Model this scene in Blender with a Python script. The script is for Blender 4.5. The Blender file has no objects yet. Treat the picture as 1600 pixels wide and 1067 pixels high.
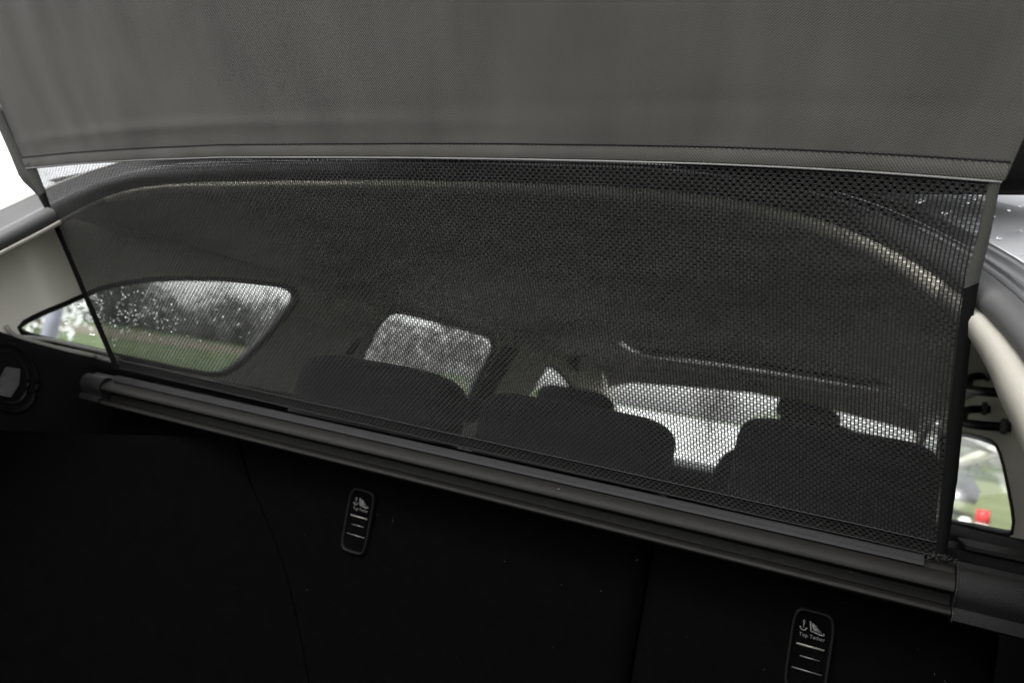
import bpy, bmesh, math, random
import numpy as np
from mathutils import Vector, Matrix, noise
from mathutils.geometry import tessellate_polygon
R = math.radians
random.seed(7)
sc = bpy.context.scene
col = sc.collection

# ------------------------------------------------------------------ camera
# car space: X = car's right, Y = car's front, Z = up, metres; the cover's roller sits at y=0, z=0.95
F = 1200.0                                     # focal length for a 1600 px wide picture (27 mm on 36 mm)
CAM = Vector((0.44276, -0.74984, 1.03887))
MR = Matrix(((0.89549728, -0.13180688, -0.42510184),
             (0.41100098, -0.12158249, 0.90349095),
             (0.17077126, 0.98379096, 0.05470404)))      # columns: camera right, camera up, camera forward
# orthonormal right-handed camera matrix
cr = Vector((MR[0][0], MR[1][0], MR[2][0])).normalized()
cf = Vector((MR[0][2], MR[1][2], MR[2][2])).normalized()
cu = cr.cross(cf).normalized()
cd = bpy.data.cameras.new("camera")
cam = bpy.data.objects.new("camera", cd)
col.objects.link(cam)
cam.matrix_world = Matrix(((cr.x, cu.x, -cf.x, CAM.x), (cr.y, cu.y, -cf.y, CAM.y), (cr.z, cu.z, -cf.z, CAM.z), (0, 0, 0, 1)))
cd.sensor_width = 36.0
cd.lens = 27.0
cd.clip_start = 0.01
cd.clip_end = 3000
cd.dof.use_dof = True
cd.dof.focus_distance = 0.66
cd.dof.aperture_fstop = 6.3
sc.camera = cam

# ------------------------------------------------------------------ sky, sun, exposure
SUN_EL, SUN_AZ = R(48), R(200)                # azimuth clockwise from +Y: behind the car
w = bpy.data.worlds.new("World")
sc.world = w
w.use_nodes = True
nt = w.node_tree
bg = nt.nodes["Background"]
sky = nt.nodes.new("ShaderNodeTexSky")
sky.sky_type = 'NISHITA'
sky.sun_disc = False
sky.sun_elevation = SUN_EL
sky.sun_rotation = SUN_AZ
sky.air_density = 1.0
sky.dust_density = 3.0
hs = nt.nodes.new("ShaderNodeHueSaturation")
hs.inputs['Saturation'].default_value = 0.10
nt.links.new(sky.outputs[0], hs.inputs['Color'])
nt.links.new(hs.outputs[0], bg.inputs['Color'])
bg.inputs['Strength'].default_value = 0.14
sd = bpy.data.lights.new("sun", 'SUN')
sun = bpy.data.objects.new("sun", sd)
col.objects.link(sun)
sd.energy = 0.7
sd.angle = R(40)
sd.color = (1.0, 0.97, 0.93)
sdir = Vector((math.sin(SUN_AZ) * math.cos(SUN_EL), math.cos(SUN_AZ) * math.cos(SUN_EL), math.sin(SUN_EL)))
sun.rotation_euler = sdir.to_track_quat('Z', 'Y').to_euler()
sun.location = (0, -6, 8)
sc.view_settings.view_transform = 'Standard'
sc.view_settings.look = 'None'
sc.view_settings.gamma = 1
sc.view_settings.exposure = 2.18

# ------------------------------------------------------------------ rays -> points on planes of the car
def ray(px, py):
    a, b = px - 800.0, 533.5 - py
    return Vector((MR[0][0]*a + MR[0][1]*b + MR[0][2]*F, MR[1][0]*a + MR[1][1]*b + MR[1][2]*F, MR[2][0]*a + MR[2][1]*b + MR[2][2]*F))
def on_x(p, X):
    d = ray(*p); return CAM + d * ((X - CAM.x) / d.x)
def on_y(p, Y):
    d = ray(*p); return CAM + d * ((Y - CAM.y) / d.y)
def on_z(p, Z):
    d = ray(*p); return CAM + d * ((Z - CAM.z) / d.z)
def on_tilt(p, y0, z0, k):                    # plane y = y0 + k (z - z0)
    d = ray(*p); t = (y0 + k*(CAM.z - z0) - CAM.y) / (d.y - k*d.z); return CAM + d * t
def lerp(a, b, t): return a + (b - a) * t
def resample(pts, n):
    pts = [Vector(p) for p in pts]
    L = [0]
    for i in range(1, len(pts)): L.append(L[-1] + (pts[i]-pts[i-1]).length)
    out = []
    j = 0
    for k in range(n):
        s = L[-1]*k/(n-1)
        while j < len(L)-2 and L[j+1] < s: j += 1
        t = (s-L[j])/max(1e-9, L[j+1]-L[j])
        out.append(pts[j].lerp(pts[j+1], min(1, max(0, t))))
    return out
def smooth_path(pts, n, it=4):
    p = resample(pts, n)
    for _ in range(it):
        p = [p[0]] + [(p[i-1] + p[i]*2 + p[i+1])/4 for i in range(1, len(p)-1)] + [p[-1]]
    return p

# ------------------------------------------------------------------ materials
def nodes(name):
    m = bpy.data.materials.new(name); m.use_nodes = True
    return m, m.node_tree, m.node_tree.nodes['Principled BSDF']
def mat(name, c, rough=0.6, metal=0.0, bump=0.0, scale=400.0, var=0.12, vscale=8.0, coat=0.0, sheen=0.0, spec=0.5, det=4):
    m, t, b = nodes(name)
    tc = t.nodes.new('ShaderNodeTexCoord')
    n = t.nodes.new('ShaderNodeTexNoise'); n.inputs['Scale'].default_value = vscale; n.inputs['Detail'].default_value = det
    t.links.new(tc.outputs['Object'], n.inputs['Vector'])
    r = t.nodes.new('ShaderNodeValToRGB')
    r.color_ramp.elements[0].position = 0.3; r.color_ramp.elements[1].position = 0.7
    r.color_ramp.elements[0].color = (*[x*(1-var) for x in c], 1); r.color_ramp.elements[1].color = (*[min(1, x*(1+var)) for x in c], 1)
    t.links.new(n.outputs['Fac'], r.inputs[0]); t.links.new(r.outputs[0], b.inputs['Base Color'])
    b.inputs['Roughness'].default_value = rough; b.inputs['Metallic'].default_value = metal
    b.inputs['Coat Weight'].default_value = coat; b.inputs['Sheen Weight'].default_value = sheen
    b.inputs['Specular IOR Level'].default_value = spec
    if bump:
        n2 = t.nodes.new('ShaderNodeTexNoise'); n2.inputs['Scale'].default_value = scale; n2.inputs['Detail'].default_value = 2
        bp = t.nodes.new('ShaderNodeBump'); bp.inputs['Strength'].default_value = bump; bp.inputs['Distance'].default_value = 0.001
        t.links.new(tc.outputs['Object'], n2.inputs['Vector']); t.links.new(n2.outputs['Fac'], bp.inputs['Height']); t.links.new(bp.outputs[0], b.inputs['Normal'])
    return m
M = {}
M['thread'] = mat('mesh_thread', (0.004, 0.004, 0.004), 0.7, spec=0.25)
M['tie'] = mat('mesh_tie', (0.0115, 0.0115, 0.011), 0.45, spec=0.3, vscale=300, var=0.25)
M['tape'] = mat('edge_tape', (0.003, 0.003, 0.003), 0.9, spec=.08, bump=0.6, scale=1500)
M['tape_grey'] = mat('side_binding', (0.021, 0.021, 0.018), 0.85, bump=0.6, scale=1500)
M['plastic'] = mat('black_grained_plastic', (0.0042, 0.0040, 0.0036), 0.55, bump=0.5, scale=1800, vscale=30, var=0.15, spec=0.13)
M['plastic2'] = mat('cap_plastic', (0.006, 0.006, 0.006), 0.55, bump=0.8, scale=1500, vscale=30, spec=0.12)
M['gloss'] = mat('slot_strip_plastic', (0.0085, 0.0085, 0.009), 0.6, spec=0.10, vscale=40)
M['trimblack'] = mat('black_side_trim', (0.0035, 0.0035, 0.0035), 0.6, bump=0.6, scale=900, spec=0.08)
M['carpet'] = mat('black_boot_carpet', (0.0008, 0.0008, 0.0008), 0.95, bump=1.0, scale=900, vscale=60, var=0.15, spec=0.01)
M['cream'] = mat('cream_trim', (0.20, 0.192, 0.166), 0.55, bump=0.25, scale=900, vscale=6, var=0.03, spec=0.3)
M['headliner'] = mat('cream_headliner', (0.52, 0.50, 0.455), 0.9, bump=0.5, scale=1200, vscale=5, var=0.04, spec=0.1)
M['rubber'] = mat('black_rubber', (0.03, 0.03, 0.032), 0.26, bump=0.15, scale=500, spec=0.5)
M['rubberm'] = mat('matt_rubber', (0.03, 0.03, 0.03), 0.6, spec=0.4)
M['channel'] = mat('painted_channel', (0.07, 0.07, 0.075), 0.33, coat=0.3, vscale=12)
M['paint'] = mat('wet_grey_paint', (0.60, 0.605, 0.62), 0.25, metal=.3, coat=1.0, vscale=9)
M['dark'] = mat('dark_frame', (0.004, 0.004, 0.004), 0.5, spec=.2)
M['seatcloth'] = mat('dark_seat_fabric', (0.013, 0.013, 0.0145), 0.85, sheen=.12, bump=0.8, scale=900, spec=0.2)
M['chrome'] = mat('satin_metal', (0.55, 0.55, 0.55), 0.3, metal=1.0)
M['white'] = mat('print_white', (0.033, 0.033, 0.032), 0.6)
M['print'] = mat('dull_metal_bar', (0.06, 0.057, 0.05), 0.5)  # even dull grey for the anchor bar
M['print2'] = mat('dark_grey_edge', (0.02, 0.02, 0.02), 0.5)
M['cream2'] = mat('lit_cream_lining', (0.68, 0.65, 0.57), 0.75, bump=0.3, scale=900, vscale=6, var=0.03, spec=.15)  # cream trim lightened so the side walls look more lit
M['pipe'] = mat('light_grey_piping', (0.075, 0.075, 0.072), 0.6, bump=.5, scale=1500)
M['header'] = mat('lit_cream_header', (0.80, 0.76, 0.64), 0.5, bump=0.2, scale=900, vscale=6, var=0.03)  # cream trim again, light on the header edge put into its colour
M['dimedge'] = mat('dim_trim_edge', (0.0022, 0.0022, 0.0022), 0.6, spec=.06)
M['lens'] = mat('lamp_lens', (0.07, 0.07, 0.068), 0.4, vscale=60, var=0.2)
M['grille'] = mat('vent_grille_plastic', (0.26, 0.26, 0.25), 0.4)
M['sill'] = mat('lit_edge_grey', (0.30, 0.295, 0.27), 0.35)  # grey lightened for edges that catch the light
M['silver'] = mat('mirror_housing', (0.03, 0.03, 0.03), 0.3)

def glass_mat(name, tint):
    m = bpy.data.materials.new(name); m.use_nodes = True; t = m.node_tree
    t.nodes.clear(); o = t.nodes.new('ShaderNodeOutputMaterial')
    a = t.nodes.new('ShaderNodeBsdfTransparent'); a.inputs[0].default_value = (*tint, 1)
    g = t.nodes.new('ShaderNodeBsdfGlossy'); g.inputs['Roughness'].default_value = 0.02
    d = t.nodes.new('ShaderNodeBsdfTranslucent'); d.inputs[0].default_value = (0.8, 0.82, 0.84, 1)
    n = t.nodes.new('ShaderNodeTexNoise'); n.inputs['Scale'].default_value = 14; n.inputs['Detail'].default_value = 5
    tc = t.nodes.new('ShaderNodeTexCoord'); mpg = t.nodes.new('ShaderNodeMapping'); mpg.inputs['Scale'].default_value = (1.6, 1.6, .22); t.links.new(tc.outputs['Object'], mpg.inputs[0]); t.links.new(mpg.outputs[0], n.inputs['Vector'])
    mr = t.nodes.new('ShaderNodeMapRange'); mr.inputs['From Min'].default_value = 0.4; mr.inputs['From Max'].default_value = 0.75
    mr.inputs['To Min'].default_value = 0.01; mr.inputs['To Max'].default_value = 0.10
    t.links.new(n.outputs['Fac'], mr.inputs['Value'])
    m0 = t.nodes.new('ShaderNodeMixShader'); t.links.new(mr.outputs[0], m0.inputs[0]); t.links.new(a.outputs[0], m0.inputs[1]); t.links.new(d.outputs[0], m0.inputs[2])
    lw = t.nodes.new('ShaderNodeLayerWeight'); lw.inputs['Blend'].default_value = 0.5
    pw = t.nodes.new('ShaderNodeMath'); pw.operation = 'POWER'; pw.inputs[1].default_value = 5; t.links.new(lw.outputs['Facing'], pw.inputs[0])
    f = t.nodes.new('ShaderNodeMath'); f.operation = 'MULTIPLY_ADD'; f.inputs[1].default_value = 0.5; f.inputs[2].default_value = 0.04; t.links.new(pw.outputs[0], f.inputs[0])
    mx = t.nodes.new('ShaderNodeMixShader')
    t.links.new(f.outputs[0], mx.inputs[0]); t.links.new(m0.outputs[0], mx.inputs[1]); t.links.new(g.outputs[0], mx.inputs[2])
    t.links.new(mx.outputs[0], o.inputs[0])
    return m
M['glass'] = glass_mat('wet_window_glass', (0.90, 0.92, 0.90))
def water_mat():
    m, t, b = nodes('raindrop_water')
    b.inputs['Base Color'].default_value = (1, 1, 1, 1); b.inputs['Roughness'].default_value = 0.0
    b.inputs['IOR'].default_value = 1.33; b.inputs['Transmission Weight'].default_value = 1.0
    return m
M['water'] = water_mat()

def woven():
    # grey coated fabric: fine diagonal twill relief and colour grain on the real panel
    m, t, b = nodes('grey_twill_fabric')
    uv = t.nodes.new('ShaderNodeUVMap'); uv.uv_map = 'UVMap'
    mp = t.nodes.new('ShaderNodeMapping'); t.links.new(uv.outputs[0], mp.inputs[0])
    wv = t.nodes.new('ShaderNodeTexWave'); wv.bands_direction = 'DIAGONAL'; wv.inputs['Scale'].default_value = 285; wv.inputs['Distortion'].default_value = 0.6
    wv.inputs['Detail'].default_value = 1
    wv2 = t.nodes.new('ShaderNodeTexWave'); wv2.bands_direction = 'X'; wv2.inputs['Scale'].default_value = 170; wv2.inputs['Distortion'].default_value = 0.5
    n = t.nodes.new('ShaderNodeTexNoise'); n.inputs['Scale'].default_value = 7; n.inputs['Detail'].default_value = 6
    for q in (wv, wv2, n): t.links.new(mp.outputs[0], q.inputs['Vector'])
    mx = t.nodes.new('ShaderNodeMath'); mx.operation = 'MULTIPLY'
    mr = t.nodes.new('ShaderNodeMapRange'); mr.inputs['To Min'].default_value = .55; t.links.new(wv2.outputs['Fac'], mr.inputs['Value'])
    t.links.new(wv.outputs['Fac'], mx.inputs[0]); t.links.new(mr.outputs[0], mx.inputs[1])
    ad = t.nodes.new('ShaderNodeMath'); ad.operation = 'MULTIPLY_ADD'; ad.inputs[1].default_value = 0.55
    t.links.new(mx.outputs[0], ad.inputs[0]); 
    mp2 = t.nodes.new('ShaderNodeMapping'); mp2.inputs['Scale'].default_value = (26, 5, 1); t.links.new(uv.outputs[0], mp2.inputs[0])
    n3 = t.nodes.new('ShaderNodeTexNoise'); n3.inputs['Scale'].default_value = 1.0; n3.inputs['Detail'].default_value = 3; t.links.new(mp2.outputs[0], n3.inputs['Vector'])
    av = t.nodes.new('ShaderNodeMath'); av.operation = 'MULTIPLY_ADD'; av.inputs[1].default_value = .9; av.inputs[2].default_value = -.36
    t.links.new(n3.outputs['Fac'], av.inputs[0]); av2 = t.nodes.new('ShaderNodeMath'); av2.operation = 'ADD'; t.links.new(av.outputs[0], av2.inputs[1])
    sc_ = t.nodes.new('ShaderNodeMath'); sc_.operation = 'MULTIPLY'; sc_.inputs[1].default_value = 0.6
    t.links.new(n.outputs['Fac'], av2.inputs[0]); t.links.new(av2.outputs[0], sc_.inputs[0]); t.links.new(sc_.outputs[0], ad.inputs[2])
    r = t.nodes.new('ShaderNodeValToRGB')
    r.color_ramp.elements[0].position = 0.15; r.color_ramp.elements[0].color = (0.0180, 0.0174, 0.0156, 1)
    r.color_ramp.elements[1].position = 0.85; r.color_ramp.elements[1].color = (0.052, 0.0502, 0.0450, 1)
    t.links.new(ad.outputs[0], r.inputs[0]); t.links.new(r.outputs[0], b.inputs['Base Color'])
    b.inputs['Roughness'].default_value = 0.75; b.inputs['Sheen Weight'].default_value = 0.08; b.inputs['Specular IOR Level'].default_value = 0.2
    bp = t.nodes.new('ShaderNodeBump'); bp.inputs['Strength'].default_value = 0.5; bp.inputs['Distance'].default_value = 0.0006
    t.links.new(mx.outputs[0], bp.inputs['Height']); t.links.new(bp.outputs[0], b.inputs['Normal'])
    return m
M['fabric'] = woven()

# ------------------------------------------------------------------ object helpers
def tag(o, label=None, cat=None, group=None, kind=None):
    if label: o['label'] = label
    if cat: o['category'] = cat
    if group: o['group'] = group
    if kind: o['kind'] = kind
    return o
def link(o, parent=None):
    col.objects.link(o)
    if parent is not None: o.parent = parent
    return o
def empty(name, loc=(0, 0, 0)):
    o = bpy.data.objects.new(name, None); o.location = loc; o.empty_display_size = 0.05
    col.objects.link(o); return o
def wloc(o):
    p = Vector((0, 0, 0))
    while o is not None: p += o.location; o = o.parent
    return p
def mesh(name, v, f, m, parent=None, smooth=True, kind=None):
    me = bpy.data.meshes.new(name)
    me.from_pydata([tuple(x) for x in v], [], f)
    me.materials.append(m)
    if smooth: me.polygons.foreach_set('use_smooth', [True]*len(me.polygons))
    me.update()
    o = bpy.data.objects.new(name, me)
    link(o, parent)
    if parent is not None: o.location = -wloc(parent)
    if kind: o['kind'] = kind
    return o
class B:                                     # a bag of geometry
    def __init__(s): s.v = []; s.f = []
    def add(s, v, f):
        n = len(s.v); s.v += [Vector(x) for x in v]; s.f += [tuple(i+n for i in q) for q in f]; return s
    def box(s, c, d, rot=None):
        c = Vector(c); x, y, z = d[0]/2, d[1]/2, d[2]/2
        v = [Vector((a*x, b*y, e*z)) for a in (-1, 1) for b in (-1, 1) for e in (-1, 1)]
        if rot is not None: v = [rot @ q for q in v]
        return s.add([c+q for q in v], [(0, 1, 3, 2), (4, 6, 7, 5), (0, 4, 5, 1), (2, 3, 7, 6), (0, 2, 6, 4), (1, 5, 7, 3)])
    def loft(s, rows, closed=False, cap=False):
        n = len(rows[0]); v = [p for r in rows for p in r]; f = []
        for i in range(len(rows)-1):
            for j in range(n if closed else n-1):
                k = (j+1) % n
                f.append((i*n+j, i*n+k, (i+1)*n+k, (i+1)*n+j))
        if cap: f.append(tuple(range(n))[::-1]); f.append(tuple((len(rows)-1)*n+i for i in range(n)))
        return s.add(v, f)
    def tube(s, pts, r, sides=8, cap=True, sq=(1, 1), upv=(0, 0, 1)):
        pts = [Vector(p) for p in pts]; rows = []
        up = Vector(upv)
        for i, p in enumerate(pts):
            t = (pts[min(i+1, len(pts)-1)] - pts[max(i-1, 0)]).normalized()
            u = up - t*up.dot(t)
            if u.length < 1e-4: u = Vector((1, 0, 0)) - t*t.x
            u.normalize(); q = t.cross(u)
            rr = r[i] if isinstance(r, (list, tuple)) else r
            rows.append([p + (u*math.cos(a)*sq[0] + q*math.sin(a)*sq[1])*rr for a in [2*math.pi*k/sides for k in range(sides)]])
        return s.loft(rows, True, cap)
    def pillow(s, c, d, e=0.35, nu=20, nv=14, rot=None):
        c = Vector(c); rows = []
        sg = lambda x, p: math.copysign(abs(x)**p, x)
        for j in range(nv+1):
            ph = -math.pi/2 + math.pi*j/nv
            row = []
            for i in range(nu):
                th = 2*math.pi*i/nu
                q = Vector((d[0]/2*sg(math.cos(ph), e)*sg(math.cos(th), e), d[1]/2*sg(math.cos(ph), e*1.6)*sg(math.sin(th), e*1.6), d[2]/2*sg(math.sin(ph), e)))
                if rot is not None: q = rot @ q
                row.append(c+q)
            rows.append(row)
        return s.loft(rows, True, False)
    def make(s, name, m, parent=None, smooth=True, kind=None, sub=0, bevel=0.0):
        o = mesh(name, s.v, s.f, m, parent, smooth, kind)
        if bevel:
            b = o.modifiers.new('bevel', 'BEVEL'); b.width = bevel; b.segments = 2; b.limit_method = 'ANGLE'
            o.data.polygons.foreach_set('use_smooth', [False]*len(o.data.polygons))
        if sub:
            q = o.modifiers.new('sub', 'SUBSURF'); q.levels = sub; q.render_levels = sub
        return o
def sheet(outer, holes, to3, thick, m, name, parent, mirror=False):
    """flat panel with holes; outer/holes: lists of 2-D points; to3(u,v,w) gives the 3-D point at depth w"""
    loops = [[Vector((p[0], p[1], 0)) for p in L] for L in [outer]+holes]
    flat = [p for L in loops for p in L]
    tri = tessellate_polygon(loops)
    n = len(flat)
    v = [to3(p.x, p.y, 0) for p in flat] + [to3(p.x, p.y, thick) for p in flat]
    f = [tuple(t) for t in tri] + [tuple(i+n for i in t)[::-1] for t in tri]
    o0 = 0
    for L in loops:
        k = len(L)
        for i in range(k):
            a, b = o0+i, o0+(i+1) % k
            f.append((a, b, b+n, a+n))
        o0 += k
    return mesh(name, v, f, m, parent, smooth=False)
def offset_loop(L, d):
    """push a closed 2-D loop outward by d (about its own shape)"""
    n = len(L); out = []
    area = sum(L[i][0]*L[(i+1) % n][1]-L[(i+1) % n][0]*L[i][1] for i in range(n))
    sg = 1 if area > 0 else -1
    for i in range(n):
        a, b = Vector(L[i-1]), Vector(L[(i+1) % n])
        t = (b-a).normalized(); nn = Vector((t.y, -t.x))*sg
        out.append((L[i][0]+nn.x*d, L[i][1]+nn.y*d))
    return out
def round_loop(L, n=48, it=3):
    pts = [Vector((p[0], p[1], 0)) for p in L]; pts.append(pts[0])
    p = resample(pts, n+1)[:-1]
    for _ in range(it):
        p = [(p[i-1] + p[i]*2 + p[(i+1) % n])/4 for i in range(n)]
    return [(q.x, q.y) for q in p]

# ================================================================== THE COVER (sheet, mesh, roller)
KS = -0.6                                        # sheet plane: y = -0.6 (z - 0.965)
def on_sheet(p): return on_tilt(p, 0.0, 0.965, KS)
cover = empty('luggage_cover', (0, 0, 0.905))
tag(cover, 'grey fabric and black mesh roller luggage cover pulled up across the boot opening', 'luggage cover')
def curve_px(pts, n): return smooth_path([on_sheet(p) for p in pts], n, 3)
NR = 56                                          # rows of openings
NC = 352                                         # columns
left_e = curve_px([(188, 577), (152, 494), (112, 400), (82, 330), (66, 291), (55, 262)], NR*2+1)
right_e = curve_px([(1474, 874), (1487, 740), (1500, 600), (1511, 500), (1524, 420), (1540, 350), (1556, 287)], NR*2+1)
seam_px = [(50, 262), (120, 255), (220, 249), (350, 244.5), (500, 244.5), (650, 245), (800, 247), (950, 250), (1100, 254), (1220, 259), (1350, 266), (1450, 273), (1560, 282)]
seam = smooth_path([on_sheet(p) for p in seam_px], NC+1, 2)
bot = [lerp(left_e[0], right_e[0], i/NC) for i in range(NC+1)]
SN = Vector((0, -1, KS)).normalized()            # sheet normal, towards the camera and down
if SN.y > 0: SN = -SN
def SH(i, j, off=0.0):                           # i 0..NC (float ok), j 0..2NR (float ok); Coons patch
    u = i/NC; v = j/(2*NR)
    j0 = min(2*NR-1, max(0, int(j))); tj = j-j0
    i0 = min(NC-1, max(0, int(i))); ti = i-i0
    Lp = left_e[j0].lerp(left_e[j0+1], tj); Rp = right_e[j0].lerp(right_e[j0+1], tj)
    Bp = bot[i0].lerp(bot[i0+1], ti); Tp = seam[i0].lerp(seam[i0+1], ti)
    c = Lp*(1-u)+Rp*u+Bp*(1-v)+Tp*v-(bot[0]*(1-u)*(1-v)+bot[-1]*u*(1-v)+seam[0]*(1-u)*v+seam[-1]*u*v)
    off += 0.0011*noise.noise(Vector((i*.022, j*.05, 7.0)))+0.0004*noise.noise(Vector((i*.11, j*.16, 2.0)))
    sag = 0.004*math.sin(math.pi*v)*math.sin(math.pi*u)**0.5
    return c + SN*(off-sag)
def build_mesh_panel():
    # grid of base points, vectorised
    tw = 0.175                                    # half width of a thread, in columns
    V = []; Fc = []
    th = B()
    # vertical threads: rounded ribbons, wandering a little around the openings
    js = list(range(0, 2*NR+1))
    P0 = [[None]*(len(js)) for _ in range(NC+1)]
    for i in range(NC+1):
        n0 = len(V)
        for j in js:
            wob = 0.02*math.sin(math.pi*(j+0.5)) * (1 if i % 2 else -1)
            jit = 0.03*noise.noise(Vector((i*0.9, j*0.15, 0)))
            a = max(0, min(NC, i-tw+jit)); b = max(0, min(NC, i+tw+jit))
            V.append(SH(a, j, 0.0)); V.append(SH(min(NC, i+jit) if i+jit > 0 else 0, j, 0.00055)); V.append(SH(b, j, 0.0))
        for k in range(len(js)-1):
            a = n0+3*k
            Fc.append((a, a+1, a+4, a+3)); Fc.append((a+1, a+2, a+5, a+4))
    o = mesh('vertical_thread', V, Fc, M['thread'], cover, kind='stuff')
    # ties: three fine strands between neighbouring threads, brick fashion; one opening above each tie
    V = []; Fc = []
    for i in range(NC):
        for k in range(-1, NR):
            jc = 2*k + 1.0 + (1.0 if i % 2 else 0.0)
            for s in (-0.48, -0.01, 0.46):
                h = 0.125
                a = jc+s-h; b = jc+s+h
                if a < 0 or b > 2*NR: continue
                dj = 0.05*noise.noise(Vector((i*1.7, k*1.3, s*9)))
                n0 = len(V)
                for (x, off) in ((tw*0.8, 0.0), (0.5, 0.00045), (1-tw*0.8, 0.0)):
                    V.append(SH(i+x, max(0, a+dj), off)); V.append(SH(i+x, min(2*NR, b+dj), off-0.00022))
                Fc.append((n0, n0+2, n0+3, n0+1)); Fc.append((n0+2, n0+4, n0+5, n0+3))
    mesh('cross_thread', V, Fc, M['tie'], cover, kind='stuff')
build_mesh_panel()


hb = B().loft([[SH(i, j, -0.0015) for i in range(0, NC+1, 4)] for j in (0, 2, 4, 5.6)])
hb.make('hem_band', M['tape'], cover)
hl = B().tube([SH(i, 5.7, 0.0008) for i in range(0, NC+1, 4)], 0.0007, 5)
hl.tube([SH(i, 0.9, 0.0008) for i in range(0, NC+1, 4)], 0.0005, 5)
hl.make('hem_stitching', M['thread'], cover)

def band_px(inner, outer, name, m, off, n=60, thick=0.0014):
    a = curve_px(inner, n); b = curve_px(outer, n)
    rows = []
    for k in range(n):
        p, q = a[k], b[k]; rg = 0.00025*noise.noise(Vector((k*1.9, off*1000, 3)))
        d = (q-p).normalized()*rg
        rows.append([p+SN*(off-thick), p+SN*off, p.lerp(q, .5)+SN*(off+0.0005), q+d+SN*off, q+d+SN*(off-thick)])
    return B().loft(rows, True).make(name, m, cover)
band_px([(188, 577), (152, 494), (112, 400), (82, 330), (71, 300)], [(180, 577), (144, 494), (105, 400), (76, 335), (61, 307)], 'edge_tape', M['tape'], 0.0012)
band_px([(71, 300), (64, 280), (58, 264), (52, 250)], [(61, 307), (50, 296), (35, 282), (28, 268)], 'edge_tape', M['tape_grey'], 0.0010, 16)
band_px([(1461, 869), (1474, 740), (1488, 600), (1499, 500), (1506, 450)], [(1478, 874), (1497, 740), (1510, 600), (1520, 500), (1530, 440)], 'edge_tape', M['tape'], 0.0016)
band_px([(1506, 450), (1516, 410), (1528, 370), (1545, 284)], [(1530, 440), (1538, 405), (1547, 370), (1563, 286)], 'edge_tape', M['tape_grey'], 0.0012, 24)  # same tape as below, backlight put into its lighter grey

# grey fabric panel above the seam, running on up to the open tailgate
def ext(p0, p1, z):                              # extend the line p0->p1 to height z
    t = (z-p0.z)/(p1.z-p0.z); return p0+(p1-p0)*t
fl0, fl1 = on_sheet((42, 262)), on_sheet((0, 168))
fr0, fr1 = on_sheet((1566, 282)), on_sheet((1603, 200))
ZT = 1.98
flT, frT = ext(fl0, fl1, ZT), ext(fr0, fr1, ZT)
fseam = smooth_path([on_sheet(p) for p in [(42, 262)] + seam_px[1:-1] + [(1566, 282)]], 241, 2)
ftop = [flT.lerp(frT, i/240) for i in range(241)]
def FS(i, j, nv=240):
    v = j/nv
    a = fseam[i]; b = ftop[i]
    p = a.lerp(b, v)
    d = v*0.87                                   # metres above the seam, roughly
    x = i/240
    left = max(0, 1-x/0.36)
    wr = left*0.0055*(noise.noise(Vector((x*26+0.35*math.sin(d*14), d*5, 1.0)))) * min(1, d/0.03)
    wr += 0.0016*noise.noise(Vector((x*9, d*9, 4.0))) * min(1, d/0.02)
    wr += 0.0012*math.exp(-((d-0.030-0.004*math.sin(x*5))/0.006)**2)*max(0, 1-abs(x-0.25)*2.0)
    wr -= 0.0004*math.exp(-((d-0.045)/0.007)**2)*max(0, 1-abs(x-0.8)*2.5)
    return p + SN*wr
hem_h = 4                                        # rows of the turned hem
rows = [[FS(i, j) for i in range(241)] for j in range(0, 241)]
fab = B().loft(rows)
fo = fab.make('fabric_panel', M['fabric'], cover)
uvl = fo.data.uv_layers.new(name='UVMap')
idx = np.zeros(len(fo.data.loops), dtype=np.int32); fo.data.loops.foreach_get('vertex_index', idx)
uu = (idx % 241)/240*1.04; vv = (idx//241)/240*0.87
uvl.data.foreach_set('uv', np.stack([-uu, vv], 1).astype(np.float32).ravel())
# turned hem strip with its stitch line and bright folded edge
def hemrow(k, off):
    return [FS(i, 0).lerp(FS(i, 8), k) + SN*off for i in range(241)]
hr_ = [hemrow(-0.02, 0.0003), hemrow(-0.02, 0.0010), hemrow(0.04, 0.0013), hemrow(0.38, 0.0011), hemrow(0.42, 0.0004)]
hs_ = B().loft(hr_).make('seam_binding', M['fabric'], cover)
uvl = hs_.data.uv_layers.new(name='UVMap')
idx = np.zeros(len(hs_.data.loops), dtype=np.int32); hs_.data.loops.foreach_get('vertex_index', idx)
uvl.data.foreach_set('uv', np.stack([(idx % 241)/240*1.04, 0.6+np.array([0, .0005, .0018, .0108, .0125])[idx//241]], 1).astype(np.float32).ravel())
B().tube([p for p in hemrow(-0.03, 0.0014)], 0.0009, 6).make('piping', M['pipe'], hs_)
st = B()
line = [p for p in hemrow(0.44, 0.0007)]
st.tube(line, 0.0006, 4)
fine = resample(line, 261)
for k in range(0, 260):
    a, b = fine[k], fine[k+1]
    st.tube([a.lerp(b, .12)+SN*0.0004+Vector((0, 0, 0.0004)), a.lerp(b, .85)+SN*0.0006-Vector((0, 0, 0.0005))], 0.00055, 4)
st.make('seam_stitching', M['thread'], cover, kind='stuff')
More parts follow.
